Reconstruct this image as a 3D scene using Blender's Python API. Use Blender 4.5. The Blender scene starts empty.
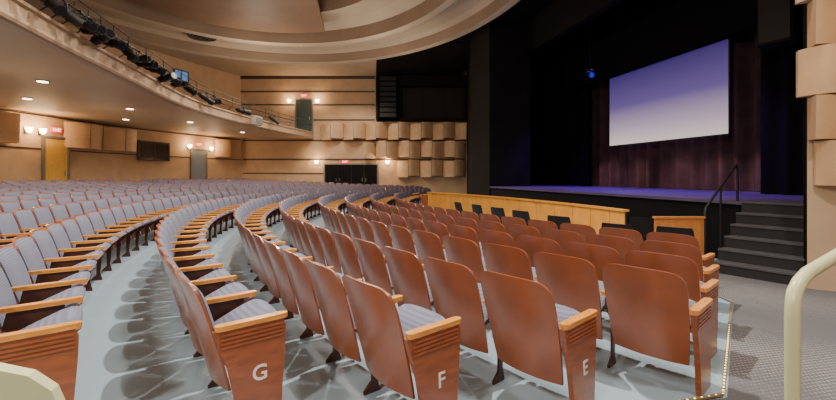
import bpy, math, random
from mathutils import Vector, Matrix
random.seed(4)
C = bpy.context.scene.collection
PI = math.pi

# ------------------------------------------------------------------ materials
def mat(name, col, rough=0.5, metal=0.0, var=0.0, vscale=8.0, bump=0.0, bscale=40.0, emit=None, estr=0.0, spec=0.5, stretch=None, coat=0.0):
    m = bpy.data.materials.new(name); m.use_nodes = True
    nt = m.node_tree; b = nt.nodes["Principled BSDF"]
    b.inputs["Base Color"].default_value = (*col, 1)
    b.inputs["Roughness"].default_value = rough
    b.inputs["Metallic"].default_value = metal
    b.inputs["Specular IOR Level"].default_value = spec
    if coat:
        b.inputs["Coat Weight"].default_value = coat; b.inputs["Coat Roughness"].default_value = 0.2
    tc = nt.nodes.new("ShaderNodeTexCoord")
    mp = nt.nodes.new("ShaderNodeMapping"); nt.links.new(tc.outputs["Object"], mp.inputs[0])
    if stretch: mp.inputs["Scale"].default_value = stretch
    if var > 0:
        n = nt.nodes.new("ShaderNodeTexNoise"); n.inputs["Scale"].default_value = vscale; n.inputs["Detail"].default_value = 5
        nt.links.new(mp.outputs[0], n.inputs["Vector"])
        r = nt.nodes.new("ShaderNodeValToRGB")
        r.color_ramp.elements[0].position = 0.3; r.color_ramp.elements[1].position = 0.7
        r.color_ramp.elements[0].color = (*[max(0, c*(1-var)) for c in col], 1)
        r.color_ramp.elements[1].color = (*[min(1, c*(1+var)) for c in col], 1)
        nt.links.new(n.outputs["Fac"], r.inputs[0]); nt.links.new(r.outputs[0], b.inputs["Base Color"])
    if bump > 0:
        n2 = nt.nodes.new("ShaderNodeTexNoise"); n2.inputs["Scale"].default_value = bscale
        nt.links.new(mp.outputs[0], n2.inputs["Vector"])
        bp = nt.nodes.new("ShaderNodeBump"); bp.inputs["Strength"].default_value = bump; bp.inputs["Distance"].default_value = 0.01
        nt.links.new(n2.outputs["Fac"], bp.inputs["Height"]); nt.links.new(bp.outputs[0], b.inputs["Normal"])
    if emit:
        b.inputs["Emission Color"].default_value = (*emit, 1); b.inputs["Emission Strength"].default_value = estr
    return m

M_floor = mat("painted_concrete", (0.28, 0.40, 0.505), 0.42, var=0.04, vscale=1.5, bump=0.02, bscale=20)
M_shell = mat("brown_seat_shell", (0.31, 0.082, 0.026), 0.32, var=0.18, vscale=4, bump=0.05, bscale=14, coat=0.7)
M_panel = mat("brown_end_panel", (0.29, 0.076, 0.022), 0.36, var=0.2, vscale=9, coat=0.5, stretch=(1, 1, 4))
M_leg = mat("dark_brown_standard", (0.06, 0.02, 0.012), 0.4)
M_arm = mat("amber_oak_arm", (0.66, 0.28, 0.05), 0.32, var=0.25, vscale=10, stretch=(1, 6, 6), coat=0.4)
M_letter = mat("white_letter_paint", (0.8, 0.78, 0.74), 0.6)
M_wall = mat("tan_wall_panel", (0.52, 0.345, 0.21), 0.7, var=0.08, vscale=2)
M_wall2 = mat("tan_side_wall", (0.54, 0.40, 0.27), 0.7, var=0.08, vscale=2)
M_block = mat("tan_acoustic_block", (0.60, 0.39, 0.225), 0.55, var=0.1, vscale=3)
M_trim = mat("dark_trim", (0.05, 0.035, 0.03), 0.5)
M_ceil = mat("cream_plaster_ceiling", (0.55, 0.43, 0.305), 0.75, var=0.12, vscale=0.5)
M_shaded_riser = mat("shaded_riser_plaster", (0.26, 0.175, 0.115), 0.75, var=0.12, vscale=0.6)  # ring risers coloured darker to deepen the shadow of the steps
M_canopy = mat("red_brown_canopy", (0.24, 0.14, 0.085), 0.6, var=0.15, vscale=0.8)
M_soffit = mat("balcony_plaster", (0.48, 0.345, 0.225), 0.6, var=0.07, vscale=0.6)
M_fascia = mat("balcony_rim_plaster", (0.38, 0.265, 0.17), 0.6, var=0.05, vscale=0.6)
M_black = mat("black_paint", (0.004, 0.004, 0.005), 0.8, spec=0.2)
M_blackwall = mat("black_wall_panel", (0.008, 0.007, 0.007), 0.8, var=0.3, vscale=2, spec=0.2)
M_darkmetal = mat("black_metal", (0.010, 0.010, 0.012), 0.5, metal=0.2)
M_stage = mat("stage_deck", (0.09, 0.065, 0.13), 0.45, var=0.2, vscale=2)
M_curtain = mat("brown_plum_velvet", (0.055, 0.031, 0.036), 0.9, var=0.2, vscale=3, spec=0.1)
M_blackcurt = mat("black_velvet", (0.005, 0.0045, 0.006), 0.95, spec=0.1)
M_oak = mat("golden_oak_panel", (0.68, 0.30, 0.05), 0.35, var=0.12, vscale=3, stretch=(1, 1, 1))
M_oakred = mat("reddish_oak_panel", (0.50, 0.20, 0.055), 0.4, var=0.15, vscale=5, stretch=(3, 3, 0.6))
M_step = mat("dark_grey_rubber_step", (0.060, 0.062, 0.072), 0.6, var=0.2, vscale=6)
M_riser = mat("dark_riser", (0.014, 0.014, 0.017), 0.7)
M_nosing = mat("grey_step_nosing", (0.11, 0.11, 0.12), 0.5)
M_green = mat("pale_green_cream_enamel", (0.53, 0.56, 0.34), 0.35)
M_bulb = mat("warm_glass_glow", (1, 0.8, 0.5), 0.4, emit=(1, 0.70, 0.36), estr=24)
M_down = mat("downlight_glow", (1, 0.9, 0.7), 0.4, emit=(1, 0.84, 0.6), estr=10)
M_exit = mat("exit_sign_red", (0.5, 0.03, 0.02), 0.5, emit=(1.0, 0.07, 0.04), estr=1.2)
M_exitw = mat("exit_letters", (0.9, 0.8, 0.8), 0.5, emit=(1.0, 0.85, 0.8), estr=2.0)
M_lit_door = mat("yellow_lit_door", (0.68, 0.40, 0.07), 0.4, var=0.08)  # yellow light on the door put into its base colour
M_greydoor = mat("blue_grey_door_paint", (0.19, 0.22, 0.26), 0.45)
M_darkdoor = mat("dark_green_door_paint", (0.03, 0.05, 0.045), 0.4)
M_frame = mat("door_frame_paint", (0.16, 0.15, 0.14), 0.5)
M_glass = mat("booth_dark_glass", (0.012, 0.012, 0.016), 0.1)
M_bluewin = mat("blue_lit_glass", (0.05, 0.10, 0.2), 0.3, emit=(0.12, 0.25, 0.55), estr=0.8)
M_chrome = mat("steel", (0.5, 0.5, 0.5), 0.3, metal=1)
M_blue = mat("blue_lens", (0.01, 0.01, 0.3), 0.3, emit=(0.008, 0.012, 1.0), estr=0.6)
M_led = mat("aisle_led", (1, 0.8, 0.4), 0.4, emit=(1, 0.62, 0.18), estr=4)
M_strip = mat("yellowish_edge_strip", (0.22, 0.18, 0.10), 0.6)
M_lightsteel = mat("grey_steel_vent", (0.06, 0.055, 0.05), 0.5, metal=0.3)
M_louvre = mat("dark_grey_panel", (0.024, 0.021, 0.020), 0.8, spec=0.2)
M_grille = mat("speaker_grille_cloth", (0.016, 0.015, 0.015), 0.8)
M_beige = mat("beige_painted_metal", (0.45, 0.40, 0.32), 0.5)

def fabric():
    m = bpy.data.materials.new("blue_grey_check_fabric"); m.use_nodes = True
    nt = m.node_tree; b = nt.nodes["Principled BSDF"]; b.inputs["Roughness"].default_value = 0.9
    tc = nt.nodes.new("ShaderNodeTexCoord")
    outs = []
    for ax, sc in (("Y", 20.0), ("Z", 20.0)):
        w = nt.nodes.new("ShaderNodeTexWave"); w.bands_direction = ax
        w.inputs["Scale"].default_value = sc; w.inputs["Distortion"].default_value = 0.5
        nt.links.new(tc.outputs["Object"], w.inputs["Vector"]); outs.append(w)
    a1 = nt.nodes.new("ShaderNodeMath"); a1.operation = "ADD"
    nt.links.new(outs[0].outputs["Fac"], a1.inputs[0]); nt.links.new(outs[1].outputs["Fac"], a1.inputs[1])
    dv = nt.nodes.new("ShaderNodeMath"); dv.operation = "MULTIPLY"; dv.inputs[1].default_value = 0.5
    nt.links.new(a1.outputs[0], dv.inputs[0])
    r = nt.nodes.new("ShaderNodeValToRGB")
    r.color_ramp.elements[0].position = 0.1; r.color_ramp.elements[1].position = 0.9
    r.color_ramp.elements[0].color = (0.105, 0.122, 0.195, 1); r.color_ramp.elements[1].color = (0.20, 0.222, 0.31, 1)
    nt.links.new(dv.outputs[0], r.inputs[0]); nt.links.new(r.outputs[0], b.inputs["Base Color"])
    return m
M_fabric = fabric()

def carpet():
    m = bpy.data.materials.new("grey_patterned_carpet"); m.use_nodes = True
    nt = m.node_tree; b = nt.nodes["Principled BSDF"]; b.inputs["Roughness"].default_value = 1.0
    b.inputs["Specular IOR Level"].default_value = 0.0
    tc = nt.nodes.new("ShaderNodeTexCoord")
    v = nt.nodes.new("ShaderNodeTexVoronoi"); v.inputs["Scale"].default_value = 28; v.inputs["Randomness"].default_value = 0.1
    nt.links.new(tc.outputs["Object"], v.inputs["Vector"])
    r = nt.nodes.new("ShaderNodeValToRGB")
    r.color_ramp.elements[0].position = 0.15; r.color_ramp.elements[1].position = 0.42
    r.color_ramp.elements[0].color = (0.30, 0.295, 0.30, 1); r.color_ramp.elements[1].color = (0.125, 0.128, 0.145, 1)
    nt.links.new(v.outputs["Distance"], r.inputs[0]); nt.links.new(r.outputs[0], b.inputs["Base Color"])
    return m
M_carpet = carpet()

def screenmat():
    m = bpy.data.materials.new("projection_screen_image"); m.use_nodes = True
    nt = m.node_tree; b = nt.nodes["Principled BSDF"]
    b.inputs["Base Color"].default_value = (0.05, 0.05, 0.05, 1); b.inputs["Roughness"].default_value = 0.9
    tc = nt.nodes.new("ShaderNodeTexCoord"); sp = nt.nodes.new("ShaderNodeSeparateXYZ")
    nt.links.new(tc.outputs["Generated"], sp.inputs[0])
    r = nt.nodes.new("ShaderNodeValToRGB")
    r.color_ramp.elements[0].color = (1.0, 0.82, 0.80, 1); r.color_ramp.elements[1].color = (0.042, 0.020, 0.165, 1)
    e = r.color_ramp.elements.new(0.25); e.color = (0.56, 0.42, 0.56, 1)
    e = r.color_ramp.elements.new(0.55); e.color = (0.155, 0.10, 0.33, 1)
    nt.links.new(sp.outputs["Z"], r.inputs[0]); nt.links.new(r.outputs[0], b.inputs["Emission Color"])
    b.inputs["Emission Strength"].default_value = 0.85
    return m
M_screen = screenmat()

# ------------------------------------------------------------------ mesh builder
class MB:
    def __init__(s): s.v = []; s.f = []; s.m = []; s.mats = []; s.sm = []
    def mi(s, m):
        if m not in s.mats: s.mats.append(m)
        return s.mats.index(m)
    def add(s, vs, fs, m, smooth=False, M=None):
        o = len(s.v); k = s.mi(m)
        for p in vs:
            p = Vector(p)
            if M is not None: p = M @ p
            s.v.append(tuple(p))
        for f in fs: s.f.append(tuple(i+o for i in f)); s.m.append(k); s.sm.append(smooth)
        return s
    def merge(s, o):
        off = len(s.v); s.v += o.v
        for f, k, q in zip(o.f, o.m, o.sm):
            s.f.append(tuple(i+off for i in f)); s.m.append(s.mi(o.mats[k])); s.sm.append(q)
        return s
    def box(s, c, d, m, M=None, ch=0.0):
        x, y, z = c; a, b, h = d[0]/2, d[1]/2, d[2]/2
        if ch > 0:
            pts = [(-a+ch, -b), (a-ch, -b), (a, -b+ch), (a, b-ch), (a-ch, b), (-a+ch, b), (-a, b-ch), (-a, -b+ch)]
            return s.prism([(x+p, y+q) for p, q in pts], z-h, z+h, m, M)
        return s.prism([(x-a, y-b), (x+a, y-b), (x+a, y+b), (x-a, y+b)], z-h, z+h, m, M)
    def prism(s, poly, z0, z1, m, M=None, smooth=False):
        n = len(poly)
        vs = [(p[0], p[1], z0) for p in poly]+[(p[0], p[1], z1) for p in poly]
        fs = [tuple(range(n-1, -1, -1)), tuple(range(n, 2*n))]+[(i, (i+1) % n, n+(i+1) % n, n+i) for i in range(n)]
        return s.add(vs, fs, m, smooth, M)
    def prism_xz(s, poly, y0, y1, m, M=None):
        n = len(poly)
        vs = [(p[0], y0, p[1]) for p in poly]+[(p[0], y1, p[1]) for p in poly]
        fs = [tuple(range(n)), tuple(range(2*n-1, n-1, -1))]+[((i+1) % n, i, n+i, n+(i+1) % n) for i in range(n)]
        return s.add(vs, fs, m, False, M)
    def tube(s, pts, r, m, n=10, M=None):
        P = [Vector(p) for p in pts]; vs = []; fs = []
        up = Vector((0, 0, 1))
        for i, p in enumerate(P):
            t = (P[min(i+1, len(P)-1)]-P[max(i-1, 0)]).normalized()
            a = t.cross(up)
            if a.length < 1e-3: a = t.cross(Vector((1, 0, 0))) if i == 0 else a0
            if i > 0 and a.dot(a0) < 0: a = -a
            a.normalize(); a0 = a.copy(); b = t.cross(a).normalized()
            rr = r[i] if isinstance(r, (list, tuple)) else r
            for k in range(n):
                th = 2*PI*k/n; vs.append(p+a*math.cos(th)*rr+b*math.sin(th)*rr)
        for i in range(len(P)-1):
            for k in range(n): fs.append((i*n+k, i*n+(k+1) % n, (i+1)*n+(k+1) % n, (i+1)*n+k))
        s.add(vs, fs, m, True, M)
        L = len(P)-1
        s.add([vs[k] for k in range(n)], [tuple(range(n-1, -1, -1))], m, False, M)
        s.add([vs[L*n+k] for k in range(n)], [tuple(range(n))], m, False, M)
        return s
    def shell(s, back, front, nu, nv, m, M=None, smooth=True):
        vs = []
        for fn in (back, front):
            for j in range(nv+1):
                for i in range(nu+1):
                    u = math.sin((-1+2*i/nu)*PI/2)
                    k = j/nv; k = 0.5*k+0.5*math.sin(k*PI/2)
                    vs.append(fn(u, k))
        N = (nu+1)*(nv+1); g = lambda i, j, l: l*N+j*(nu+1)+i
        fs = []
        for j in range(nv):
            for i in range(nu):
                fs.append((g(i, j, 0), g(i, j+1, 0), g(i+1, j+1, 0), g(i+1, j, 0)))
                fs.append((g(i, j, 1), g(i+1, j, 1), g(i+1, j+1, 1), g(i, j+1, 1)))
        s.add(vs, fs, m, smooth, M)
        vs2 = vs; fe = []
        for i in range(nu):
            fe.append((g(i, 0, 0), g(i+1, 0, 0), g(i+1, 0, 1), g(i, 0, 1)))
            fe.append((g(i, nv, 1), g(i+1, nv, 1), g(i+1, nv, 0), g(i, nv, 0)))
        for j in range(nv):
            fe.append((g(0, j, 1), g(0, j+1, 1), g(0, j+1, 0), g(0, j, 0)))
            fe.append((g(nu, j, 0), g(nu, j+1, 0), g(nu, j+1, 1), g(nu, j, 1)))
        s.add(vs2, fe, m, False, M)
        return s
    def mesh(s, name):
        me = bpy.data.meshes.new(name); me.from_pydata(s.v, [], s.f)
        for m in s.mats: me.materials.append(m)
        me.polygons.foreach_set("material_index", s.m); me.polygons.foreach_set("use_smooth", s.sm)
        me.validate(); me.update()
        import bmesh
        bm = bmesh.new(); bm.from_mesh(me)
        loose = [v for v in bm.verts if not v.link_faces]
        bmesh.ops.delete(bm, geom=loose, context="VERTS")
        bm.to_mesh(me); bm.free()
        return me

def tag(o, label=None, category=None, group=None, kind=None):
    if label: o["label"] = label
    if category: o["category"] = category
    if group: o["group"] = group
    if kind: o["kind"] = kind
    return o
def obj(name, mb, loc=(0, 0, 0), rz=0.0, parent=None, **kw):
    me = mb if isinstance(mb, bpy.types.Mesh) else mb.mesh(name)
    o = bpy.data.objects.new(name, me); C.objects.link(o)
    o.location = loc; o.rotation_euler = (0, 0, rz)
    if parent: o.parent = parent
    return tag(o, **kw)
def empty(name, loc=(0, 0, 0), rz=0.0, **kw):
    o = bpy.data.objects.new(name, None); o.empty_display_size = 0.1; C.objects.link(o)
    o.location = loc; o.rotation_euler = (0, 0, rz); return tag(o, **kw)
def text_mesh(txt, size, depth, m):
    cu = bpy.data.curves.new("t", "FONT"); cu.body = txt; cu.size = size; cu.extrude = depth
    cu.align_x = "CENTER"; cu.align_y = "CENTER"; cu.offset = size*0.012
    o = bpy.data.objects.new("t", cu); C.objects.link(o)
    dg = bpy.context.evaluated_depsgraph_get(); dg.update()
    me = bpy.data.meshes.new_from_object(o.evaluated_get(dg))
    me.transform(Matrix.Rotation(PI/2, 4, "X"))
    bpy.data.objects.remove(o); me.materials.clear(); me.materials.append(m)
    return me

# ------------------------------------------------------------------ house geometry
CX, CY = 14.6, 11.0
def fzR(R): return 0.015*(R-17) if R < 17 else 0.055*(R-17)
def fz(x, y): return fzR(math.hypot(x-CX, y-CY))
def pol(R, t, cx=CX): return (cx-R*math.cos(t), CY+R*math.sin(t))

def draped(name, poly, step, off, m, thick=0.0, **kw):
    import bmesh
    bm = bmesh.new(); vs = [bm.verts.new((p[0], p[1], 0)) for p in poly]; bm.faces.new(vs)
    xs = [p[0] for p in poly]; ys = [p[1] for p in poly]
    for ax, lo, hi in ((0, min(xs), max(xs)), (1, min(ys), max(ys))):
        k = math.ceil(lo/step)*step
        while k < hi:
            co = (k, 0, 0) if ax == 0 else (0, k, 0); no = (1, 0, 0) if ax == 0 else (0, 1, 0)
            bmesh.ops.bisect_plane(bm, geom=bm.verts[:]+bm.edges[:]+bm.faces[:], plane_co=co, plane_no=no)
            k += step
    for v in bm.verts: v.co.z = fz(v.co.x, v.co.y)+off
    bmesh.ops.recalc_face_normals(bm, faces=bm.faces)
    for f in bm.faces:
        if f.normal.z < 0: f.normal_flip()
        f.smooth = True
    me = bpy.data.meshes.new(name); bm.to_mesh(me); bm.free(); me.materials.append(m)
    return obj(name, me, **kw)

FA = Vector((-6.35, 29.2)); FU = Vector((0.974, -0.2266))
def farp(s, out=0.0): p = FA+FU*s+Vector((-0.2266, -0.974))*out; return (p.x, p.y)

draped("floor", [(-13, -3.6), (7.8, -3.6), (7.6, 5.2), (8.0, 18), (9.6, 26.2), (-6, 29.6), (-13, 29.6)], 0.6, 0, M_floor,
       label="blue-grey painted concrete auditorium floor", kind="structure")
draped("floor_carpet", [(4.72, 3.77), (2.60, 2.12), (2.05, 2.12), (1.2, 1.95), (-1.0, 1.6), (-1.0, -3.4), (7.4, -3.4), (7.4, 3.2), (6.45, 4.05), (6.1, 5.12), (5.2, 5.2)], 0.5, 0.012, M_carpet,
       label="grey patterned aisle carpet on the floor", kind="structure")

g = MB()
pts = [(1.7, 2.12), (2.60, 2.15), (4.70, 3.78)]
for a, b in zip(pts[:-1], pts[1:]):
    n = int(math.hypot(b[0]-a[0], b[1]-a[1])/0.06)
    for i in range(n):
        x = a[0]+(b[0]-a[0])*i/n; y = a[1]+(b[1]-a[1])*i/n
        g.box((x, y, fz(x, y)+0.020), (0.008, 0.008, 0.008), M_led)
    ang = math.atan2(b[1]-a[1], b[0]-a[0]); L = math.hypot(b[0]-a[0], b[1]-a[1])
    mx, my = (a[0]+b[0])/2, (a[1]+b[1])/2
    g.box((0, 0, 0), (L, 0.022, 0.012), M_strip, M=Matrix.Translation((mx, my, fz(mx, my)+0.012)) @ Matrix.Rotation(ang, 4, "Z"))
obj("aisle_light_strip", g, label="thin yellowish strip of tiny aisle lights edging the carpet", category="light strip")

def arcwall(name, R, t0, t1, z0, z1, m, n=60, th=0.2, **kw):
    g = MB(); vs = []; fs = []
    for i in range(n+1):
        t = t0+(t1-t0)*i/n
        for r, z in ((R, z0), (R, z1), (R+th, z1), (R+th, z0)):
            x, y = pol(r, t); vs.append((x, y, z))
    for i in range(n):
        for k in range(4): fs.append((i*4+k, i*4+(k+1) % 4, (i+1)*4+(k+1) % 4, (i+1)*4+k))
    fs.append((0, 3, 2, 1)); fs.append((n*4, n*4+1, n*4+2, n*4+3))
    g.add(vs, fs, m, False)
    return obj(name, g, **kw)
RW = 27.0
arcwall("wall_rear", RW, -0.56, 0.735, 0, 8.6, M_wall, label="curved tan rear wall of the auditorium", kind="structure")
k = 0
for z, h in ((2.52, 0.05), (3.86, 0.06)):
    k += 1
    arcwall("trim_%d" % k, RW-0.02, -0.4, 0.73, z, z+h, M_trim, th=0.02, label="dark horizontal strip on the rear wall", kind="structure")
arcwall("baseboard_rear", RW-0.03, -0.4, 0.73, 0.5, 0.75, M_trim, th=0.03, label="dark baseboard of rear wall", kind="structure")

g = MB(); a = farp(-0.6); b = farp(16.4); c = farp(16.4, -0.25); d = farp(-0.6, -0.25)
g.prism([a, b, c, d], -0.1, 8.6, M_wall)
obj("wall_side_far", g, label="tan side wall with acoustic panels", kind="structure")
def fartrim(n, s0, s1, z0, z1, m=M_trim, out=0.04):
    g = MB(); g.prism([farp(s0, out), farp(s1, out), farp(s1, 0), farp(s0, 0)], z0, z1, m)
    obj("trim_%d" % n, g, label="dark horizontal strip across the side wall", kind="structure")
fartrim(3, -0.3, 9.9, 7.10, 7.18); fartrim(4, -0.3, 9.9, 6.22, 6.30); fartrim(5, 5.6, 9.9, 5.2, 5.28)
fartrim(6, 1.0, 16, 3.80, 3.90); fartrim(7, 1.0, 16, 2.52, 2.62); fartrim(8, 1.0, 6.4, 1.6, 1.66)
fartrim(9, -0.3, 9.9, 8.0, 8.2)

g = MB(); g.prism([(6.42, 4.12), (7.4, 3.3), (7.7, -3.6), (8.4, -3.6), (8.4, 4.5), (6.7, 4.22)], -0.1, 8.4, M_wall2)
obj("wall_side_near", g, label="tan side wall beside the stage steps", kind="structure")
g = MB(); g.box((-0.6, -3.7, 4.2), (17, 0.2, 8.8), M_wall2); obj("wall_back_side", g, label="tan side wall behind the aisle", kind="structure")

g = MB(); g.prism([(6.95, 16.2), (6.95, 18.4), (9.3, 25.45), (9.9, 25.4), (9.3, 17.2), (8.9, 16.2)], -0.1, 8.6, M_blackwall)
obj("wall_proscenium_far", g, label="black painted proscenium wall", kind="structure")
g = MB(); g.box((8.75, 10.5, 8.2), (0.3, 11.9, 2.8), M_black)
obj("wall_proscenium_header", g, label="black header above the stage opening", kind="structure")
g = MB(); g.prism([(6.72, 4.26), (8.4, 4.52), (8.9, 2.0), (9.2, 2.0), (9.0, 4.95), (8.5, 4.95), (6.66, 4.32)], -0.1, 8.6, M_black)
obj("wall_proscenium_near", g, label="black proscenium edge next to the steps", kind="structure")
g = MB(); g.box((17.1, 10.5, 5), (0.2, 21, 10.4), M_black); obj("wall_stage_back", g, label="black stage back wall", kind="structure")
g = MB(); g.box((13.0, 20.9, 5), (8, 0.2, 10.4), M_black); obj("wall_stage_far", g, label="black stage wing wall", kind="structure")
g = MB(); g.box((13.0, 0.5, 5), (8, 0.2, 10.4), M_black); obj("wall_stage_near", g, label="black stage wing wall", kind="structure")
g = MB(); g.box((13.0, 10.7, 10.2), (8.4, 20.6, 0.1), M_black); obj("ceiling_stage", g, label="black stage roof", kind="structure")

front = [(7.62, 4.68), (7.2, 5.6), (7.16, 8), (7.08, 11), (6.98, 14), (6.94, 16.15)]
g = MB(); g.prism(front+[(8.88, 16.15), (9.35, 17.1), (10.3, 20.75), (16.95, 20.75), (16.95, 0.65), (9.3, 0.65), (9.08, 5.0), (8.4, 5.0)], 0.94, 1.0, M_stage)
stage = empty("stage", (0, 0, 0), label="raised theatre stage with dark deck and black front", category="stage")
obj("stage_deck", g, parent=stage)
g = MB()
inner = [(x+0.06, y) for x, y in front]
for (p, q) in zip(inner[:-1], inner[1:]):
    g.prism([p, q, (q[0]+0.06, q[1]), (p[0]+0.06, p[1])], -0.1, 0.94, M_black)
obj("stage_front", g, parent=stage)

fl = Vector((6.03, 5.17)); fr = Vector((6.40, 4.20)); rd = Vector((0.94, 0.34))
steps = empty("stage_steps", (6.2, 4.7, fz(6.2, 4.7)), label="dark grey steps leading up to the stage", category="steps")
N = 6; z0 = fz(6.2, 4.7)
for i in range(N-0):
    g = MB(); top = z0+(1.0-z0)*(i+1)/N
    a = fl+rd*0.24*i; b = fr+rd*0.24*i; L = 0.24 if i < N-1 else 0.12
    a2 = a+rd*L; b2 = b+rd*L
    O = Vector((6.2, 4.7, z0))
    P = [tuple(q-Vector((O.x, O.y))) for q in (b, b2, a2, a)]
    g.prism(P, 0, top-z0-0.03, M_riser)
    ao = a-rd*0.012; bo = b-rd*0.012
    P2 = [tuple(q-Vector((O.x, O.y))) for q in (bo, b2, a2, ao)]
    tt = top-z0-(0.004 if i == N-1 else 0)
    g.prism(P2, top-z0-0.03, tt, M_step)
    P3 = [tuple(q-Vector((O.x, O.y))) for q in (bo, bo+rd*0.03, ao+rd*0.03, ao)]
    g.prism(P3, tt, tt+0.002, M_nosing)
    obj("step", g, parent=steps)
g = MB(); a = fl+Vector((-0.02, 0.10)); tpt = a+rd*1.25
g.tube([(a.x, a.y, fz(a.x, a.y)), (a.x, a.y, 0.85), (a.x+0.04, a.y+0.02, 0.93), (tpt.x-0.05, tpt.y-0.02, 1.62), (tpt.x, tpt.y, 1.64), (tpt.x+0.03, tpt.y, 1.56), (tpt.x+0.03, tpt.y, 1.0)], 0.019, M_darkmetal)
m2 = a+rd*0.6
g.tube([(m2.x, m2.y, fz(m2.x, m2.y)), (m2.x, m2.y, 1.24)], 0.015, M_darkmetal)
obj("stair_handrail", g, label="black metal handrail beside the stage steps", category="handrail")

# ceiling
OC = Vector((-2.75, 13.0)); na = 128; SX, SY = 0.91, 1.03
prof = [(10.9, 8.2), (10.8, 7.96), (10.6, 7.84), (10.3, 7.88), (10.2, 8.30), (9.9, 8.42), (9.3, 8.50), (8.85, 8.50), (8.78, 8.30), (8.6, 8.20), (8.25, 8.24), (8.15, 8.80), (7.4, 8.95), (6.35, 9.0), (6.28, 8.8), (5.9, 8.74), (5.8, 9.4), (2.6, 9.7), (2.5, 9.6), (0.01, 9.65)]
g = MB(); vs = []; lists = {0: [], 1: []}
for r, z in prof:
    for i in range(na):
        th = 2*PI*i/na; vs.append((OC.x+SX*r*math.cos(th), OC.y+SY*r*math.sin(th), z))
for j in range(len(prof)-1):
    for i in range(na):
        f = (j*na+i, j*na+(i+1) % na, (j+1)*na+(i+1) % na, (j+1)*na+i)
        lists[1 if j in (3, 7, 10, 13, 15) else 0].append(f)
g.add(vs, lists[0], M_ceil, False); g.add(vs, lists[1], M_shaded_riser, False)
vs = []; fb = []; fc = []
bx = (-13.0, 8.6); by = (-3.6, 29.9)
for i in range(na):
    th = 2*PI*i/na; c, s = SX*math.cos(th), SY*math.sin(th)
    k = 1e9
    if c > 1e-6: k = min(k, (bx[1]-OC.x)/c)
    if c < -1e-6: k = min(k, (bx[0]-OC.x)/c)
    if s > 1e-6: k = min(k, (by[1]-OC.y)/s)
    if s < -1e-6: k = min(k, (by[0]-OC.y)/s)
    r = prof[0][0]; vs.append((OC.x+r*c, OC.y+r*s, 8.2)); vs.append((OC.x+k*c, OC.y+k*s, 8.2))
for i in range(na):
    th = (i+0.5)*360/na; th = th if th < 180 else th-360
    f = (i*2, i*2+1, ((i+1) % na)*2+1, ((i+1) % na)*2)
    (fb if abs(th) < 48 else fc).append(f)
g.add(vs, fb, M_blackwall); g.add(vs, fc, M_ceil)
poly = [(3.36, 26.95), (8.7, 25.7), (8.7, 18.5)]
for q in range(7):
    th = math.radians(36+q*(56.0-36)/6); poly.append((OC.x+10.93*SX*math.cos(th), OC.y+10.93*SY*math.sin(th)))
g.prism(poly, 8.17, 8.195, M_blackwall)
obj("ceiling", g, label="cream plaster ceiling with stepped circular rings", kind="structure")
can = empty("ceiling_canopy", (OC.x, OC.y, 8.45), label="brown curved canopy panel hanging below the ceiling dome", category="ceiling panel")
poly = []
for q in range(19):
    th = math.radians(66+q*(205-66)/18); poly.append((7.4*SX*math.cos(th), 7.4*SY*math.sin(th)))
poly += [(-3.0, -1.5), (2.2, 0.5)]
g = MB(); g.prism(poly, 0, 0.16, M_canopy); obj("canopy_panel", g, parent=can)
g = MB()
for th in (80, 120, 160, 195):
    th = math.radians(th); g.tube([(5.0*SX*math.cos(th), 5.0*SY*math.sin(th), 0.16), (5.0*SX*math.cos(th), 5.0*SY*math.sin(th), 1.0)], 0.015, M_darkmetal, n=5)
obj("canopy_hanger", g, parent=can)

# balcony -------------------------------------------------------
cp = [(-3.9, -6.0), (-4.35, -3.5), (-4.75, 1.5), (-4.95, 7.6), (-5.02, 9.5), (-5.02, 12.0), (-4.8, 17.4), (-2.95, 23.1), (-0.75, 27.75), (0.6, 30.5)]
def cr(p0, p1, p2, p3, t):
    return tuple(0.5*((2*b)+(-a+c)*t+(2*a-5*b+4*c-d)*t*t+(-a+3*b-3*c+d)*t**3) for a, b, c, d in zip(p0, p1, p2, p3))
fc_ = []
for i in range(1, len(cp)-2):
    for j in range(8): fc_.append(cr(cp[i-1], cp[i], cp[i+1], cp[i+2], j/8))
fc_.append(cp[-2])
nf = len(fc_)
def fnorm(i):
    a = Vector(fc_[max(i-1, 0)]); b = Vector(fc_[min(i+1, nf-1)]); d = (b-a).normalized(); return Vector((d.y, -d.x))
def sweep(g, prof, m, i0=0, i1=None, smooth=False, closed=True):
    i1 = nf-1 if i1 is None else i1; n = len(prof); vs = []; fs = []
    for i in range(i0, i1+1):
        nn = fnorm(i); p = Vector(fc_[i])
        for o, z in prof: q = p+nn*o; vs.append((q.x, q.y, z))
    for i in range(i1-i0):
        for k in range(n if closed else n-1): fs.append((i*n+k, i*n+(k+1) % n, (i+1)*n+(k+1) % n, (i+1)*n+k))
    if closed: fs.append(tuple(range(n))); fs.append(tuple(range((i1-i0+1)*n-1, (i1-i0)*n-1, -1)))
    g.add(vs, fs, m, smooth)
balc = empty("balcony", (0, 0, 0), label="curved tan plaster balcony with fascia over the rear seats", category="balcony")
g = MB()
sweep(g, [(-0.25, 3.97), (-0.06, 3.95), (0.0, 3.97), (0.03, 4.02), (0.03, 4.07), (-0.02, 4.10), (-0.02, 4.31), (0.03, 4.34), (0.03, 4.40), (-0.18, 4.40), (-0.25, 4.3)], M_fascia)
obj("balcony_fascia", g, parent=balc)
g = MB(); vs = []; fs = []; NR = 6
for i in range(nf):
    t = -0.55+(0.715+0.55)*(i/(nf-1)); rx, ry = pol(RW-0.04, t)
    n = fnorm(i); p = Vector(fc_[i])-n*0.2
    for j in range(NR+1):
        k = j/NR; vs.append((p.x+(rx-p.x)*k, p.y+(ry-p.y)*k, 3.97))
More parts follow.
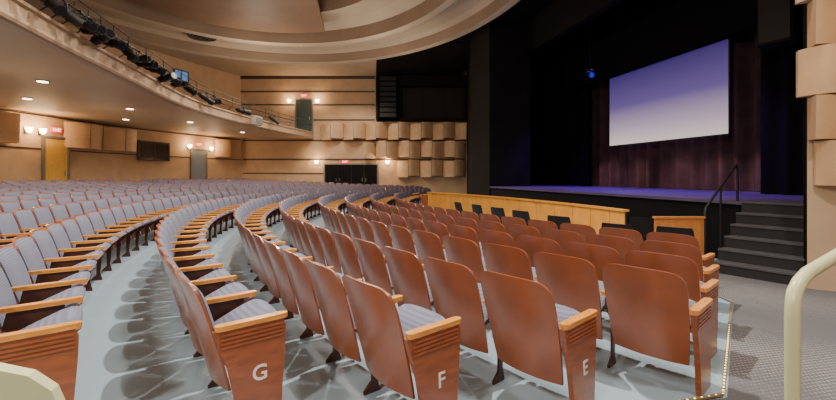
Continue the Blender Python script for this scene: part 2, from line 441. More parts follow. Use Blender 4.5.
for i in range(nf-1):
    for j in range(NR): a = i*(NR+1)+j; fs.append((a, a+1, a+NR+2, a+NR+1))
g.add(vs, fs, M_soffit, True); obj("balcony_soffit", g, parent=balc)
g = MB(); g.add([(v[0], v[1], 4.3) for v in vs], fs, M_trim, False); obj("balcony_deck", g, parent=balc)
g = MB()
pp = []
for i in range(nf):
    q = Vector(fc_[i])+fnorm(i)*0.18; pp.append((q.x, q.y, 4.78))
pp = pp[:-1]
g.tube(pp, 0.022, M_darkmetal, n=6)
pp2 = [(p[0], p[1], 5.0) for p in pp]; g.tube(pp2, 0.013, M_darkmetal, n=5)
for i in range(1, nf-1, 2):
    q = Vector(fc_[i]); n = fnorm(i); a = q-n*0.08; b = q+n*0.18
    g.tube([(a.x, a.y, 4.405), (b.x, b.y, 4.60), (b.x, b.y, 4.78), (b.x, b.y, 5.0)], 0.012, M_darkmetal, n=5)
cb = []
for i in range(22, nf-4):
    q = Vector(fc_[i])+fnorm(i)*0.14; cb.append((q.x, q.y, 4.68-0.10*abs(math.sin(i*1.3))-0.06*random.random()))
lp = empty("lighting_pipe", (0, 0, 0), label="black metal lighting pipe with sagging cable along the balcony edge", category="pipe")
obj("pipe_rail", g, parent=lp)
g = MB(); g.tube(cb, 0.012, M_black, n=5)
obj("power_cable", g, parent=lp)

def cyl(g, p, q, r0, r1, m, n=14): g.tube([p, q], [r0, r1], m, n=n)
gb = MB(); cyl(gb, (-0.22, 0, 0), (0.02, 0, 0), 0.085, 0.10, M_darkmetal); cyl(gb, (0.02, 0, 0), (0.24, 0, 0), 0.075, 0.095, M_darkmetal); cyl(gb, (-0.30, 0, 0), (-0.22, 0, 0), 0.04, 0.07, M_darkmetal)
gy = MB(); gy.tube([(0, -0.13, -0.0), (0, -0.13, 0.13), (0, 0, 0.17), (0, 0.13, 0.13), (0, 0.13, 0)], 0.014, M_darkmetal, n=6); gy.box((0, 0, 0.18), (0.06, 0.06, 0.05), M_darkmetal)
gl = MB(); cyl(gl, (0.241, 0, 0), (0.246, 0, 0), 0.075, 0.075, M_glass)
mb_, my_, ml_ = gb.mesh("lamp_body"), gy.mesh("yoke"), gl.mesh("lens")
def stagelight(x, y, z, rz, tilt, label, group="balcony stage lights", lens=None, sc=1.0):
    e = empty("stage_light", (x, y, z), rz, label=label, category="stage light", group=group)
    e.scale = (sc,)*3
    for nm, me in (("lamp_body", mb_), ("yoke", my_), ("lens", lens or ml_)):
        o = obj(nm, me, parent=e)
        if nm != "yoke": o.rotation_euler = (0, tilt, 0)
    return e
idx = [i for i in range(nf)]
for Y0 in (7.9, 8.35, 8.9, 9.35, 9.8, 10.2, 10.6, 11.4, 12.0, 12.4, 12.9, 13.9, 14.4, 15.0, 15.9, 17.4, 18.0, 20.4, 23.2):
    i = min(idx, key=lambda k: abs(fc_[k][1]-Y0)); j = i+1 if fc_[i][1] < Y0 else i-1
    f = (Y0-fc_[i][1])/(fc_[j][1]-fc_[i][1]); q = Vector(fc_[i]).lerp(Vector(fc_[j]), f)+fnorm(i)*0.24
    s_ = random.uniform(0.95, 1.25)
    stagelight(q.x, q.y, 4.76-0.2*s_, random.uniform(-0.7, 0.6), random.uniform(-0.2, 0.8), "black stage spotlight clamped to the balcony pipe", sc=s_)
bxm = empty("balcony_box", (-3.42, 21.35, 4.0), math.radians(-18), label="small beige metal box mounted on the balcony front", category="electrical box")
g = MB(); g.box((0.12, 0, 0.22), (0.22, 0.8, 0.42), M_beige, ch=0.02); obj("box_body", g, parent=bxm)
g = MB(); g.box((0.24, 0, 0.22), (0.02, 0.7, 0.32), M_frame); obj("box_cover", g, parent=bxm)

def disc(g, c, r, m, n=16, th=0.02):
    g.prism([(c[0]+r*math.cos(2*PI*i/n), c[1]+r*math.sin(2*PI*i/n)) for i in range(n)], c[2]-th, c[2], m)
def downlight(x, y, z, r=0.11, group="downlights", lab="round recessed downlight glowing in the balcony underside"):
    e = empty("downlight", (x, y, z), label=lab, category="light", group=group)
    g = MB(); disc(g, (0, 0, 0), r*1.25, M_trim, th=0.012); obj("light_rim", g, parent=e)
    g = MB(); disc(g, (0, 0, -0.012), r, M_down, th=0.01); obj("light_lens", g, parent=e)
SOF = ((-7.3, 12.6), (-7.1, 17.0), (-6.1, 20.5), (-4.6, 24.6), (-7.6, 8.6), (-9.4, 15.5), (-8.6, 20.2))
for x, y in SOF: downlight(x, y, 3.965, 0.12)
for r, a, z in ((9.3, 100, 8.50), (9.3, 80, 8.50), (9.3, 122, 8.50)):
    th = math.radians(a)
    downlight(OC.x+SX*r*math.cos(th), OC.y+SY*r*math.sin(th), z-0.02, 0.09, "ceiling downlights", "round recessed downlight glowing in the ceiling")
g = MB()
for rr in (0.6, 0.46, 0.32, 0.18):
    g.tube([(rr*math.cos(2*PI*i/24), rr*math.sin(2*PI*i/24), -0.05-0.1*(0.55-rr)) for i in range(25)], 0.05, M_lightsteel, n=6)
obj("ceiling_vent", g, (-5.9, 21.6, 8.36), label="round dark metal air vent on the ceiling", category="vent")

def wall_rot_rear(t): return math.atan2(math.cos(t), math.sin(t))
RF = math.atan2(-0.2266, 0.974)
EXITM = text_mesh("EXIT", 0.17, 0.004, M_exitw)
def exit_sign(x, y, z, rz):
    e = empty("exit_sign", (x, y, z), rz, label="red illuminated exit sign on the wall above a door", category="sign", group="exit signs")
    g = MB(); g.box((0, -0.05, 0), (0.46, 0.08, 0.22), M_exit, ch=0.01); obj("sign_box", g, parent=e)
    o = obj("sign_lettering", EXITM, parent=e); o.location = (0, -0.095, 0)
def sconce(x, y, z, rz, power=22):
    e = empty("wall_sconce", (x, y, z), rz, label="glowing warm glass wall sconce", category="lamp", group="wall sconces")
    g = MB(); g.box((0, -0.02, 0), (0.10, 0.04, 0.26), M_trim); g.tube([(0, -0.04, -0.08), (0, -0.12, -0.08)], 0.015, M_trim, n=6); obj("bracket", g, parent=e)
    g = MB(); n = 12; pr = [(0.04, -0.09), (0.09, -0.05), (0.12, 0.02), (0.135, 0.12)]
    vs = []; fs = []
    for r, zz in pr:
        for i in range(n): vs.append((r*math.cos(2*PI*i/n), -0.15+r*math.sin(2*PI*i/n)*0.75, zz))
    for j in range(3):
        for i in range(n): fs.append((j*n+i, j*n+(i+1) % n, (j+1)*n+(i+1) % n, (j+1)*n+i))
    fs.append(tuple(range(n-1, -1, -1))); fs.append(tuple(3*n+i for i in range(n)))
    g.add(vs, fs, M_bulb, True); obj("lamp_shade", g, parent=e)
    l = bpy.data.lights.new("sconce_lamp", "POINT"); l.energy = power; l.color = (1, 0.68, 0.38); l.shadow_soft_size = 0.15
    lo = bpy.data.objects.new("sconce_lamp", l); C.objects.link(lo)
    lo.location = (x+0.4*math.sin(rz), y-0.4*math.cos(rz), z+0.15)
def door(n, x, y, z, rz, w, h, m, leaves=1, label=""):
    g = MB(); lw = w/leaves
    for i in range(leaves):
        cx = -w/2+lw*(i+0.5)
        g.box((cx, -0.045, h/2), (lw-0.02, 0.05, h-0.02), m)
        g.box((cx, -0.075, h*0.72), (lw*0.7, 0.012, h*0.36), m); g.box((cx, -0.075, h*0.28), (lw*0.7, 0.012, h*0.36), m)
    o = obj("door_%d" % n, g, (x, y, z), rz, label=label, kind="structure")
    g = MB(); f = 0.09
    g.box((-w/2-f/2, -0.05, h/2), (f, 0.1, h), M_frame); g.box((w/2+f/2, -0.05, h/2), (f, 0.1, h), M_frame); g.box((0, -0.05, h+f/2), (w+2*f, 0.1, f), M_frame)
    obj("door_frame", g, parent=o)
    g = MB()
    for i in range(leaves):
        cx = -w/2+lw*(i+0.5)+(lw*0.36 if i % 2 == 0 else -lw*0.36)
        g.box((cx, -0.11, 1.0), (0.03, 0.05, 0.22), M_chrome)
    obj("door_handle", g, parent=o)

for n, t, m, lab in ((1, 0.3265, M_lit_door, "yellow-lit painted exit door in the rear wall"), (2, 0.6137, M_greydoor, "blue-grey exit door in the rear wall")):
    x, y = pol(RW-0.03, t); rz = wall_rot_rear(t); z = fzR(RW)
    door(n, x, y, z, rz, 0.95, 2.45, m, label=lab)
    exit_sign(*pol(RW-0.03, t), 3.36, rz)
for t, z in ((0.283, 3.22), (0.303, 3.22), (0.588, 3.17), (0.643, 3.12), (0.145, 3.22)):
    x, y = pol(RW-0.03, t); sconce(x, y, z, wall_rot_rear(t), 40)
def window(n, t, z, w, h, m, lab):
    x, y = pol(RW-0.04, t)
    g = MB(); g.box((0, -0.03, 0), (w, 0.06, h), m); o = obj("window_%d" % n, g, (x, y, z), wall_rot_rear(t), label=lab, kind="structure")
    g = MB()
    for a in ((0, h/2+0.02, w+0.1, 0.06), (0, -h/2-0.02, w+0.1, 0.06), (-w/2-0.02, 0, 0.06, h+0.08), (w/2+0.02, 0, 0.06, h+0.08), (0, 0, 0.04, h)):
        g.box((a[0], -0.05, a[1]), (a[2], 0.08, a[3]), M_trim)
    obj("window_frame", g, parent=o)
window(1, 0.508, 2.78, 1.75, 0.92, M_glass, "dark control booth window in the rear wall")
window(2, 0.570, 7.2, 0.85, 0.6, M_bluewin, "small blue-lit window high in the rear wall")

def blockmesh(w, h, dp, flip, lean=0.10, back=0.05):
    g = MB(); n = 10; m_ = 5; vs = []; fs = []
    for j in range(m_+1):
        s = j/m_; zz = -h/2+h*s
        for i in range(n+1):
            u = i/n; k = u if flip else 1-u
            dd = back+dp*(0.05+0.95*math.sin(k*PI*0.5)**0.85)+lean*dp*s*1.5
            vs.append((-w/2+w*u, -dd, zz))
    for j in range(m_):
        for i in range(n): a = j*(n+1)+i; fs.append((a, a+1, a+n+2, a+n+1))
    g.add(vs, fs, M_block, True)
    o1 = [vs[j*(n+1)] for j in range(m_+1)]; o2 = [vs[j*(n+1)+n] for j in range(m_+1)]
    g.add(o1+[(-w/2, 0, h/2), (-w/2, 0, -h/2)], [tuple(range(m_+3))[::-1]], M_block)
    g.add(o2+[(w/2, 0, h/2), (w/2, 0, -h/2)], [tuple(range(m_+3))], M_block)
    b1 = vs[:n+1]; t1 = vs[m_*(n+1):]
    g.add(b1+[(w/2, 0, -h/2), (-w/2, 0, -h/2)], [tuple(range(n+3))[::-1]], M_block)
    g.add(t1+[(w/2, 0, h/2), (-w/2, 0, h/2)], [tuple(range(n+3))], M_block)
    return g
def block(x, y, z, rz, w, h, dp, flip, grp="acoustic wall blocks", lab="tan convex acoustic block mounted on the wall"):
    return obj("acoustic_block", blockmesh(w*0.95, h*0.95, dp, flip), (x, y, z), rz, label=lab, category="wall panel", group=grp)
for ri, (s0, n, zc, h) in enumerate(((6.3, 13, 4.44, 1.10), (9.2, 9, 3.20, 1.12), (11.4, 6, 1.95, 1.12))):
    w = (16.0-s0)/n
    for i in range(n):
        p = farp(s0+w*(i+0.5), 0.045); block(p[0], p[1], zc+(0.05 if i % 2 else -0.05), RF, w*1.02, h, 0.55, (i+ri) % 2 == 0)
for t0, n in ((0.18, 3), (0.355, 4), (0.673, 1), (0.03, 3)):
    for i in range(n):
        t = t0+0.033*i; x, y = pol(RW-0.04, t); block(x, y, 3.22, wall_rot_rear(t), 0.88, 1.15, 0.32, i % 2 == 0)
nd = Vector((0.767, -0.642)); nrz = math.atan2(-0.642, 0.767)
nn_ = Vector((-0.642, -0.767))
for r_, (z, off, h_) in enumerate(((1.62, 0.22, 0.62), (2.22, 0.16, 0.60), (2.84, 0.04, 0.66), (3.48, 0.16, 0.64), (4.12, 0.03, 0.66), (4.8, 0.15, 0.70), (5.5, 0.03, 0.72), (6.25, 0.15, 0.78), (7.05, 0.03, 0.80))):
    for c_ in range(3):
        p = Vector((6.42, 4.12))+nd*(off+0.34*c_)+nn_*0.02
        block(p.x, p.y, z, nrz, 0.34, h_, 0.20, (r_+c_) % 2 == 0, lab="large tan convex acoustic block beside the stage")

door(3, *farp(5.13, 0.01), 4.32, RF, 1.05, 2.25, M_darkdoor, label="dark green balcony door in the side wall")
exit_sign(*farp(5.13), 6.86, RF)
door(4, *farp(8.3, 0.01), 0.2, RF, 3.5, 2.0, M_black, leaves=4, label="wide black double doors in the side wall")
exit_sign(*farp(7.9, 0.05), 2.40, RF)
for s, z in ((4.15, 6.45), (6.05, 6.45), (6.0, 2.35), (10.75, 2.35)):
    sconce(*farp(s, 0.03), z, RF, 40)
nic = empty("speaker_niche", (*farp(13.1, 0.01), 5.12), RF, label="dark recessed speaker niche high on the side wall", category="wall niche")
g = MB(); g.box((0, -0.04, 1.5), (6.15, 0.08, 3.0), M_blackwall)
for c, d in (((-3.0, -0.3, 1.5), (0.16, 0.6, 3.0)), ((-1.5, -0.3, 1.5), (0.14, 0.6, 3.0)), ((0.8, -0.3, 0.08), (4.6, 0.6, 0.16)), ((0.8, -0.3, 2.65), (4.6, 0.6, 0.7)), ((3.0, -0.3, 1.5), (0.14, 0.6, 3.0))):
    g.box(c, d, M_blackwall)
obj("niche_surround", g, parent=nic)
g = MB(); g.box((0.75, -0.12, 1.2), (4.3, 0.05, 2.1), M_louvre)
for i in range(3): g.box((-0.65+i*1.4, -0.17, 1.2), (1.28, 0.06, 1.95), M_louvre)
obj("niche_panel", g, parent=nic)
g = MB()
for i in range(8):
    g.box((-2.25, -0.62, 2.7-i*0.34), (1.15, 0.5, 0.31), M_black, ch=0.03)
    g.box((-2.25, -0.88, 2.7-i*0.34), (1.05, 0.02, 0.25), M_grille)
obj("speaker_array", g, parent=nic)

# ------------------------------------------------------------------ stage dressing
def curtain(name, x, y0, y1, z0, z1, m, amp, wl, **kw):
    g = MB(); n = int((y1-y0)/wl*10); vs = []; fs = []; nz = 8
    for j in range(nz+1):
        for i in range(n+1):
            y = y0+(y1-y0)*i/n; ph = 2*PI*(y-y0)/wl+0.7*math.sin(y*1.3)
            k = 0.8+0.4*math.sin(y*2.1+0.3)
            vs.append((x+amp*k*math.sin(ph), y, z0+(z1-z0)*j/nz))
    for j in range(nz):
        for i in range(n): a = j*(n+1)+i; fs.append((a, a+1, a+n+2, a+n+1))
    g.add(vs, fs, m, True); return obj(name, g, **kw)
curtain("stage_curtain", 11.95, 5.6, 16.0, 1.01, 9.5, M_curtain, 0.17, 0.55, label="brown plum velvet pleated curtain hanging behind the screen", category="curtain")
curtain("side_curtain", 11.2, 15.4, 20.5, 1.01, 9.8, M_blackcurt, 0.1, 0.45, label="black velvet masking curtain in the stage wing", category="curtain")
curtain("side_curtain", 10.6, 1.0, 7.8, 1.01, 9.8, M_blackcurt, 0.1, 0.45, label="black velvet masking curtain beside the steps", category="curtain")
g = MB(); g.box((10.9, 10.7, 7.7), (0.06, 12.0, 4.7), M_blackcurt)
obj("border_curtain", g, label="black velvet border curtain hanging above the screen", category="curtain")
sc = empty("projection_screen", (11.25, 11.6, 2.68), label="large white projection screen with black frame showing violet light", category="screen")
g = MB(); g.box((0.03, 0, 1.35), (0.03, 4.92, 2.74), M_screen); obj("screen_surface", g, parent=sc)
g = MB()
for c, d in (((0.02, 0, -0.03), (0.05, 5.0, 0.04)), ((0.02, 0, 2.73), (0.05, 5.0, 0.04)), ((0.02, -2.48, 1.35), (0.05, 0.04, 2.8)), ((0.02, 2.48, 1.35), (0.05, 0.04, 2.8))):
    g.box(c, d, M_darkmetal)
obj("screen_frame", g, parent=sc)
g = MB()
for y in (-2.0, 2.0): g.tube([(0.02, y, 2.7), (0.02, y, 7.4)], 0.006, M_black, n=5)
obj("screen_cable", g, parent=sc)
gl2 = MB(); cyl(gl2, (0.241, 0, 0), (0.25, 0, 0), 0.085, 0.085, M_blue)
g = MB(); g.tube([(9.2, 12.5, 5.25), (9.2, 12.5, 10.1)], 0.012, M_black, n=6); obj("hanging_pipe", g, label="thin black drop pipe hanging above the stage", category="pipe")
stagelight(9.2, 12.5, 5.08, math.radians(-110), 0.4, "stage spotlight with glowing blue lens on a drop pipe", group="stage lights", lens=gl2.mesh("blue_lens"), sc=1.0)
sp = empty("hanging_speaker", (9.6, 6.7, 4.3), math.radians(20), label="black loudspeaker hanging beside the screen", category="speaker")
g = MB(); g.box((0, 0, 0.55), (0.5, 0.6, 1.1), M_black, ch=0.04); obj("speaker_cabinet", g, parent=sp)
g = MB(); g.box((-0.26, 0, 0.55), (0.02, 0.52, 1.0), M_louvre); obj("speaker_grille", g, parent=sp)
g = MB(); g.tube([(0, 0, 1.1), (0, 0, 5.8)], 0.012, M_black, n=5); obj("speaker_cable", g, parent=sp)

rp = [(4.98, 5.85), (5.02, 6.8), (4.98, 8.0), (4.85, 9.4), (4.62, 10.8), (4.30, 12.1), (3.88, 13.3), (3.6, 13.95)]
pit = empty("orchestra_pit_rail", (0, 0, 0), label="golden oak panelled orchestra pit rail with cap", category="railing")
gp = MB(); gc = MB(); gd = MB()
sub = []
for i in range(len(rp)-1):
    p0 = rp[max(i-1, 0)]; p3 = rp[min(i+2, len(rp)-1)]
    for j in range(2): sub.append(cr(p0, rp[i], rp[i+1], p3, j/2))
sub.append(rp[-1])
RT = 0.84
for a, b in zip(sub[:-1], sub[1:]):
    a = Vector(a); b = Vector(b); d = (b-a).normalized(); n = Vector((d.y, -d.x))
    a1 = a+d*0.008; b1 = b-d*0.008; z0_ = fz(a.x, a.y)-0.01
    gp.prism([tuple(a1), tuple(b1), tuple(b1+n*0.04), tuple(a1+n*0.04)][::-1], z0_, RT, M_oak)
    gd.prism([tuple(a+n*0.015), tuple(b+n*0.015), tuple(b+n*0.035), tuple(a+n*0.035)][::-1], z0_, RT, M_trim)
    gc.prism([tuple(a-n*0.025), tuple(b-n*0.025), tuple(b+n*0.09), tuple(a+n*0.09)][::-1], RT, RT+0.035, M_oak)
obj("rail_panel", gp, parent=pit); obj("rail_cap", gc, parent=pit); obj("rail_backing", gd, parent=pit)
bar = empty("wooden_barrier", (5.58, 5.35, fz(5.58, 5.35)), math.radians(-13), label="reddish oak barrier panel beside the stage steps", category="barrier")
g = MB(); g.box((0, 0, 0.43), (0.78, 0.05, 0.86), M_oakred); g.box((0, -0.03, 0.43), (0.66, 0.015, 0.70), M_oakred); obj("barrier_panel", g, parent=bar)
g = MB(); g.box((0, 0, 0.875), (0.82, 0.09, 0.03), M_oakred, ch=0.01); obj("barrier_cap", g, parent=bar)
g = MB(); g.prism([(5.0, 5.75), (5.03, 5.78), (5.2, 5.50), (5.17, 5.47)], fz(5.1, 5.6), 0.76, M_black)
obj("black_gate", g, label="black gate between the pit rail and wooden barrier", category="gate")

g = MB()
P = [(1.48, 0.99, fz(1.48, 0.99)), (1.48, 0.99, 0.98), (1.483, 0.991, 1.03), (1.50, 0.997, 1.07), (1.54, 1.008, 1.10), (1.60, 1.025, 1.12), (2.4, 1.26, 1.22), (2.5, 1.29, 1.21), (2.54, 1.30, 1.15), (2.545, 1.30, fz(2.5, 1.3))]
g.tube(P, 0.021, M_green, n=16)
g.box((1.48, 0.99, fz(1.48, 0.99)+0.02), (0.12, 0.12, 0.014), M_green)
obj("aisle_handrail", g, label="pale green painted metal aisle handrail with bent corner", category="handrail")
g = MB(); Mx = Matrix.Translation((-0.98, 1.28, 0)) @ Matrix.Rotation(math.radians(8), 4, "Z")
poly = [(-0.3, 0.09), (0.27, 0.09), (0.27, 0.80), (0.25, 0.86), (0.20, 0.91), (0.12, 0.945), (0.0, 0.955), (-0.3, 0.955)]
g.prism_xz(poly, -0.02, 0.02, M_green, M=Mx)
obj("guard_panel", g, label="pale green painted metal guard panel with rounded corner", category="guard rail")

# ------------------------------------------------------------------ seats
PITCH = 0.575
def bx_(u, s, off=0.0): return -0.105-0.155*s-0.025*s*s-0.040*(1-u*u)+off
def f_back(u, s):
    return (bx_(u, s), u*0.272*(1-0.07*s**16-0.11*(1-s)**2), 0.205+0.645*s-0.036*(abs(u)**8)*s**8+0.008*(1-u*u)*s)
def f_front(u, s): p = f_back(u, s); return (p[0]+0.015, p[1], p[2])
def c_back(u, s):
    q = f_back(u*0.93, 0.36+0.61*s); return (q[0]+0.013, q[1], q[2])
def c_front(u, s):
    q = f_back(u*0.93, 0.36+0.61*s); e = (1-u**4)*(1-(2*s-1)**4); return (q[0]+0.026+0.05*e, q[1], q[2])
def rounded_bar(x0, x1, w, n=5):
    r = w/2; pts = []
    for i in range(n+1): th = -PI/2+PI*i/n; pts.append((x1-r+r*math.cos(th), r*math.sin(th)))
    for i in range(n+1): th = PI/2+PI*i/n; pts.append((x0+r+r*math.cos(th), r*math.sin(th)))
    return pts
def chair_parts(hi=True):
    nu, nv = (14, 12) if hi else (4, 3)
    D = {}
    D["backrest_shell"] = MB().shell(f_back, f_front, nu, nv, M_shell)
    D["backrest_cushion"] = MB().shell(c_back, c_front, nu if hi else 3, nv if hi else 2, M_fabric)
    T = Matrix.Translation((-0.12, 0, 0.41)) @ Matrix.Rotation(-math.radians(24), 4, "Y")
    def sb(u, s): e = (1-0.10*s**6); return (0.37*s-0.03*(u**4)*s, u*0.238*e, -0.005)
    def st(u, s): e = (1-0.10*s**6); q = (1-u**6)*(1-(2*s-1)**6); return (0.37*s-0.03*(u**4)*s, u*0.238*e, 0.022+0.034*q)
    D["seat_cushion"] = MB().shell(sb, st, 8 if hi else 2, 6 if hi else 2, M_fabric, M=T)
    D["seat_pan"] = MB().shell(lambda u, s: (0.36*s, u*0.228, -0.03+0.02*(abs(2*s-1)**3)), lambda u, s: (0.36*s, u*0.228, -0.004), 6 if hi else 2, 4 if hi else 1, M_shell, M=T)
    yo = PITCH/2
    def arm(y):
        g = MB(); g.prism([(a, b+y) for a, b in rounded_bar(-0.19, 0.22, 0.056, 5 if hi else 2)], 0.578, 0.606, M_arm)
        return g
    def sup(y):
        g = MB(); g.prism_xz([(-0.13, 0.578), (0.13, 0.578), (0.12, 0.45), (0.02, 0.36), (0.00, 0.10), (0.02, 0.02), (0.02, 0.0), (-0.10, 0.0), (-0.10, 0.02), (-0.04, 0.08), (-0.04, 0.36), (-0.15, 0.48)], y-0.009, y+0.009, M_leg)
        return g
    D["armrest"] = arm(yo); D["side_support"] = sup(yo)
    D["armrest_end"] = arm(-yo)
    ge = MB()
    out = [(-0.20, 0.578), (0.19, 0.578), (0.205, 0.53), (0.20, 0.40), (0.185, 0.20), (0.175, 0.0), (-0.07, 0.0), (-0.085, 0.16), (-0.12, 0.34), (-0.17, 0.48)]
    ge.prism_xz(out, -yo-0.018, -yo+0.016, M_panel)
    if hi:
        for z in (0.545, 0.522, 0.499, 0.476):
            ge.prism_xz([(-0.16, z), (0.185, z), (0.185, z+0.012), (-0.165, z+0.012)], -yo-0.024, -yo-0.018, M_panel)
    D["end_panel"] = ge
    return D
HI = chair_parts(True); LO = chair_parts(False)
base = ["backrest_shell", "backrest_cushion", "seat_cushion", "seat_pan", "armrest", "side_support"]
HM = {k_: v.mesh(k_) for k_, v in HI.items()}
def combo(D, keys):
    g = MB()
    for k_ in keys: g.merge(D[k_])
    return g
mid_full = combo(HI, base).mesh("theatre_seat"); mid_end = combo(HI, base+["armrest_end", "end_panel"]).mesh("theatre_seat")
lo_full = combo(LO, base); lo_end = combo(LO, base+["armrest_end", "end_panel"])

rows = []
for L, (x, y), cx in (("A", (4.28, 3.72), 17.6), ("B", (3.68, 3.16), 17.6), ("C", (3.08, 2.66), 17.6), ("D", (2.5, 2.22), 17.6), ("E", (1.51, 2.16), 17.6), ("F", (0.60, 2.20), 17.6),
                      ("G", (-0.42, 2.48), 16.0), ("H", (-1.46, 2.40), 15.2)):
    R = math.hypot(x-cx, y-CY); rows.append((L, R, -math.asin((CY-y)/R), cx))
R = 19.02
for L in "JKLMNPQRST": rows.append((L, R, -0.44, CX)); R += 0.78
A_ = math.radians(13.1); ca, sa = math.cos(A_), math.sin(A_)
def proj(x, y): d = x*sa+y*ca; r = x*ca-y*sa; return d, (418+400*r/d if d > 0.3 else None)
seats = []
for L, R, t0, cx in rows:
    if R > 26 and cx == CX: continue
    ta_ = math.asin(min(0.99, (7.2+(R-16)*0.25)/R))
    for (ta, tb) in ((t0, ta_), (ta_+1.15/R, 1.05)):
        k_ = 0
        while True:
            t = ta+(k_+0.5)*PITCH/R
            if t > tb: break
            x, y = pol(R, t, cx); first = (k_ == 0); k_ += 1
            d, px = proj(x, y)
            dist = (Vector((x, y))-FA).dot(Vector((-0.2266, -0.974)))
            if dist < 1.3 or (x > 5.8) or math.hypot(x-CX, y-CY) > 26.1: continue
            if px is None or d < 1.2 or px < -90 or px > 900: continue
            seats.append((d, x, y, t, R, L, first, ta == t0))
seats.sort(key=lambda s: s[0])
NP = 85
lets = {}
lab0 = "brown shell theatre seat with blue-grey plaid cushions and oak armrest"
for n_, (d, x, y, t, R, L, first, sec1) in enumerate(seats[:300]):
    z = fz(x, y)
    parts = n_ < NP or (first and sec1)
    if parts:
        lettered = first and sec1 and L in "EFGH"
        lab = lab0
        if first: lab = "aisle theatre seat with brown end panel and oak armrest"
        if lettered: lab = "aisle theatre seat with white row letter %s on brown end panel" % L
        e = empty("theatre_seat", (x, y, z), -t, label=lab, category="seat", group="auditorium seats")
        keys = list(base)+(["armrest_end", "end_panel"] if first else [])
        for k_ in keys:
            nm = "armrest" if k_ == "armrest_end" else k_
            o = bpy.data.objects.new(nm, HM[k_]); C.objects.link(o); o.parent = e
        if lettered:
            if L not in lets: lets[L] = text_mesh(L, 0.125, 0.0015, M_letter)
            o = bpy.data.objects.new("row_letter", lets[L]); C.objects.link(o); o.parent = e; o.location = (0.05, -PITCH/2-0.0205, 0.285)
            o["label"] = "white painted letter %s" % L
    else:
        o = obj("theatre_seat", mid_end if first else mid_full, (x, y, z), -t,
                label="aisle theatre seat with brown end panel and oak armrest" if first else lab0, category="seat", group="auditorium seats")
g = MB()
for (d, x, y, t, R, L, first, sec1) in seats[300:]:
    Mx = Matrix.Translation((x, y, fz(x, y))) @ Matrix.Rotation(-t, 4, "Z")
    src = lo_end if first else lo_full
    q = MB(); q.v = [tuple(Mx @ Vector(v)) for v in src.v]; q.f = src.f; q.m = src.m; q.mats = src.mats; q.sm = src.sm
    g.merge(q)
obj("distant_theatre_seats", g, label="distant rows of brown and blue-grey theatre seats", category="seats", kind="stuff", group="auditorium seats")
print("seats", len(seats))

def loose_chair(x, y, rz):
    e = empty("black_chair", (x, y, fz(x, y)), rz, label="black upholstered loose chair in front of the pit rail", category="chair", group="loose black chairs")
    g = MB().shell(lambda u, s: (-0.20-0.08*s-0.02*(1-u*u), u*0.23*(1-0.1*s**6), 0.48+0.34*s), lambda u, s: (-0.16-0.08*s-0.02*(1-u*u), u*0.23*(1-0.1*s**6), 0.48+0.34*s), 6, 5, M_darkmetal)
    obj("backrest", g, parent=e)
    g = MB(); g.box((0.02, 0, 0.44), (0.42, 0.44, 0.06), M_blackcurt, ch=0.04); obj("seat", g, parent=e)
    for sx, sy in ((-0.18, -0.2), (-0.18, 0.2), (0.2, -0.2), (0.2, 0.2)):
        g = MB(); g.tube([(sx, sy, 0.0), (sx*0.9, sy, 0.42)], 0.012, M_darkmetal, n=6); obj("leg", g, parent=e)
for x, y in ((4.45, 5.25), (4.3, 6.5), (4.2, 7.7), (4.1, 8.6), (4.0, 9.6), (3.85, 10.6), (4.95, 4.75)):
    t = math.asin((y-CY)/math.hypot(x-CX, y-CY)); loose_chair(x, y, -t)

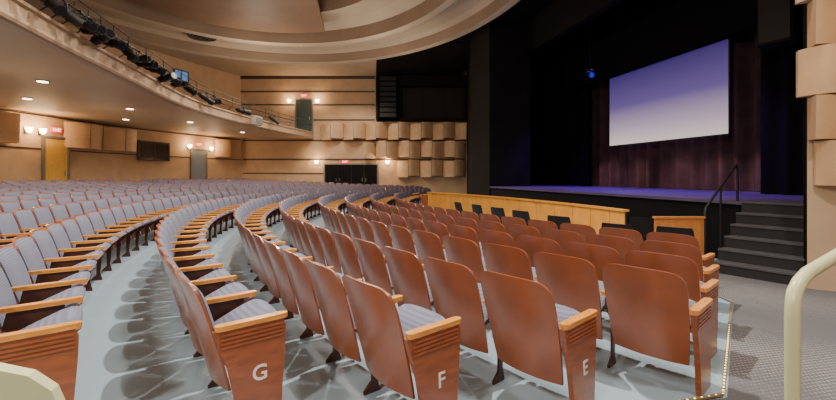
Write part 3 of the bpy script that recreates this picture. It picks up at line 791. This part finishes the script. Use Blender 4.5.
# ------------------------------------------------------------------ lights
def point(x, y, z, e, col, r=0.12):  # added fill lights hanging free in the room, without fixtures
    l = bpy.data.lights.new("fill_light", "POINT"); l.energy = e; l.color = col; l.shadow_soft_size = r
    o = bpy.data.objects.new("fill_light", l); C.objects.link(o); o.location = (x, y, z)
def spot(x, y, z, tgt, e, col, ang=60, r=0.1, blend=0.5):
    l = bpy.data.lights.new("spot_lamp", "SPOT"); l.energy = e; l.color = col; l.spot_size = math.radians(ang); l.spot_blend = blend; l.shadow_soft_size = r
    o = bpy.data.objects.new("spot_lamp", l); C.objects.link(o); o.location = (x, y, z)
    o.rotation_euler = (Vector(tgt)-Vector((x, y, z))).to_track_quat("-Z", "Y").to_euler()
W = (1.0, 0.87, 0.72)
spot(1.2, 5.0, 7.7, (-1.0, 5.0, 0), 3000, W, 115, 0.07, 0.5)
spot(-1.2, 8.5, 7.9, (-2.0, 7.0, 0), 1300, W, 110, 0.07, 0.5)
# added unseen lamps, camera side and over the aisle, to brighten the seat backs
spot(-3.6, -1.5, 5.4, (2.5, 4.5, 0.5), 1500, (1.0, 0.86, 0.70), 95, 0.35, 0.6)
for x, y, e, r in ((1.5, 12.5, 900, .12), (-2.5, 16.5, 900, .15), (1.0, 18.5, 650, .15), (-0.5, 22.5, 750, .2), (2.6, -0.3, 1200, .25), (2.0, 24.0, 550, .2), (5.0, 4.5, 700, .4)):
    spot(x, y, 7.6, (x-1.0, y, 0), e, W, 140, r, 0.4)
for x, y in SOF[:6]:
    spot(x, y, 3.9, (x, y, 0), 170, (1, 0.85, 0.65), 145, 0.08, 0.4)
for x, y, z, e in ((-3, 6, 6.2, 190), (-1, 14, 6.2, 250), (-3.2, 21, 6.2, 260), (2.5, 19.0, 6.0, 170), (1, 1, 6.2, 130)):
    point(x, y, z, e, (1, 0.85, 0.68), 0.6)
for x, y in ((-7.5, 11), (-8.0, 17), (-6.0, 23)):
    point(x, y, 2.6, 26, (1, 0.80, 0.58), 0.5)
for y in (8.4, 10.4, 14.6):
    spot(8.98, y, 6.3, (9.3, y, 1.0), 1200, (0.24, 0.05, 1.0), 66, 0.1, 0.7)
spot(9.9, 12.6, 6.8, (9.3, 12.4, 1.0), 1100, (0.24, 0.05, 1.0), 60, 0.1, 0.7)
for y in (8.4, 9.8, 11.3, 13.0, 14.8):
    spot(10.6, y, 1.8, (12.0, y, 1.3), 75, (1.0, 0.66, 0.66), 85, 0.1, 1.0)

w = bpy.data.worlds.new("World"); bpy.context.scene.world = w; w.use_nodes = True
w.node_tree.nodes["Background"].inputs[0].default_value = (0.02, 0.018, 0.016, 1)

cam = bpy.data.cameras.new("Camera"); co = bpy.data.objects.new("Camera", cam); C.objects.link(co)
co.location = (0, 0, 1.45); co.rotation_euler = (PI/2, 0, -A_)
cam.sensor_width = 36; cam.lens = 400/836*36; cam.shift_y = -24/836; cam.clip_start = 0.05
bpy.context.scene.camera = co
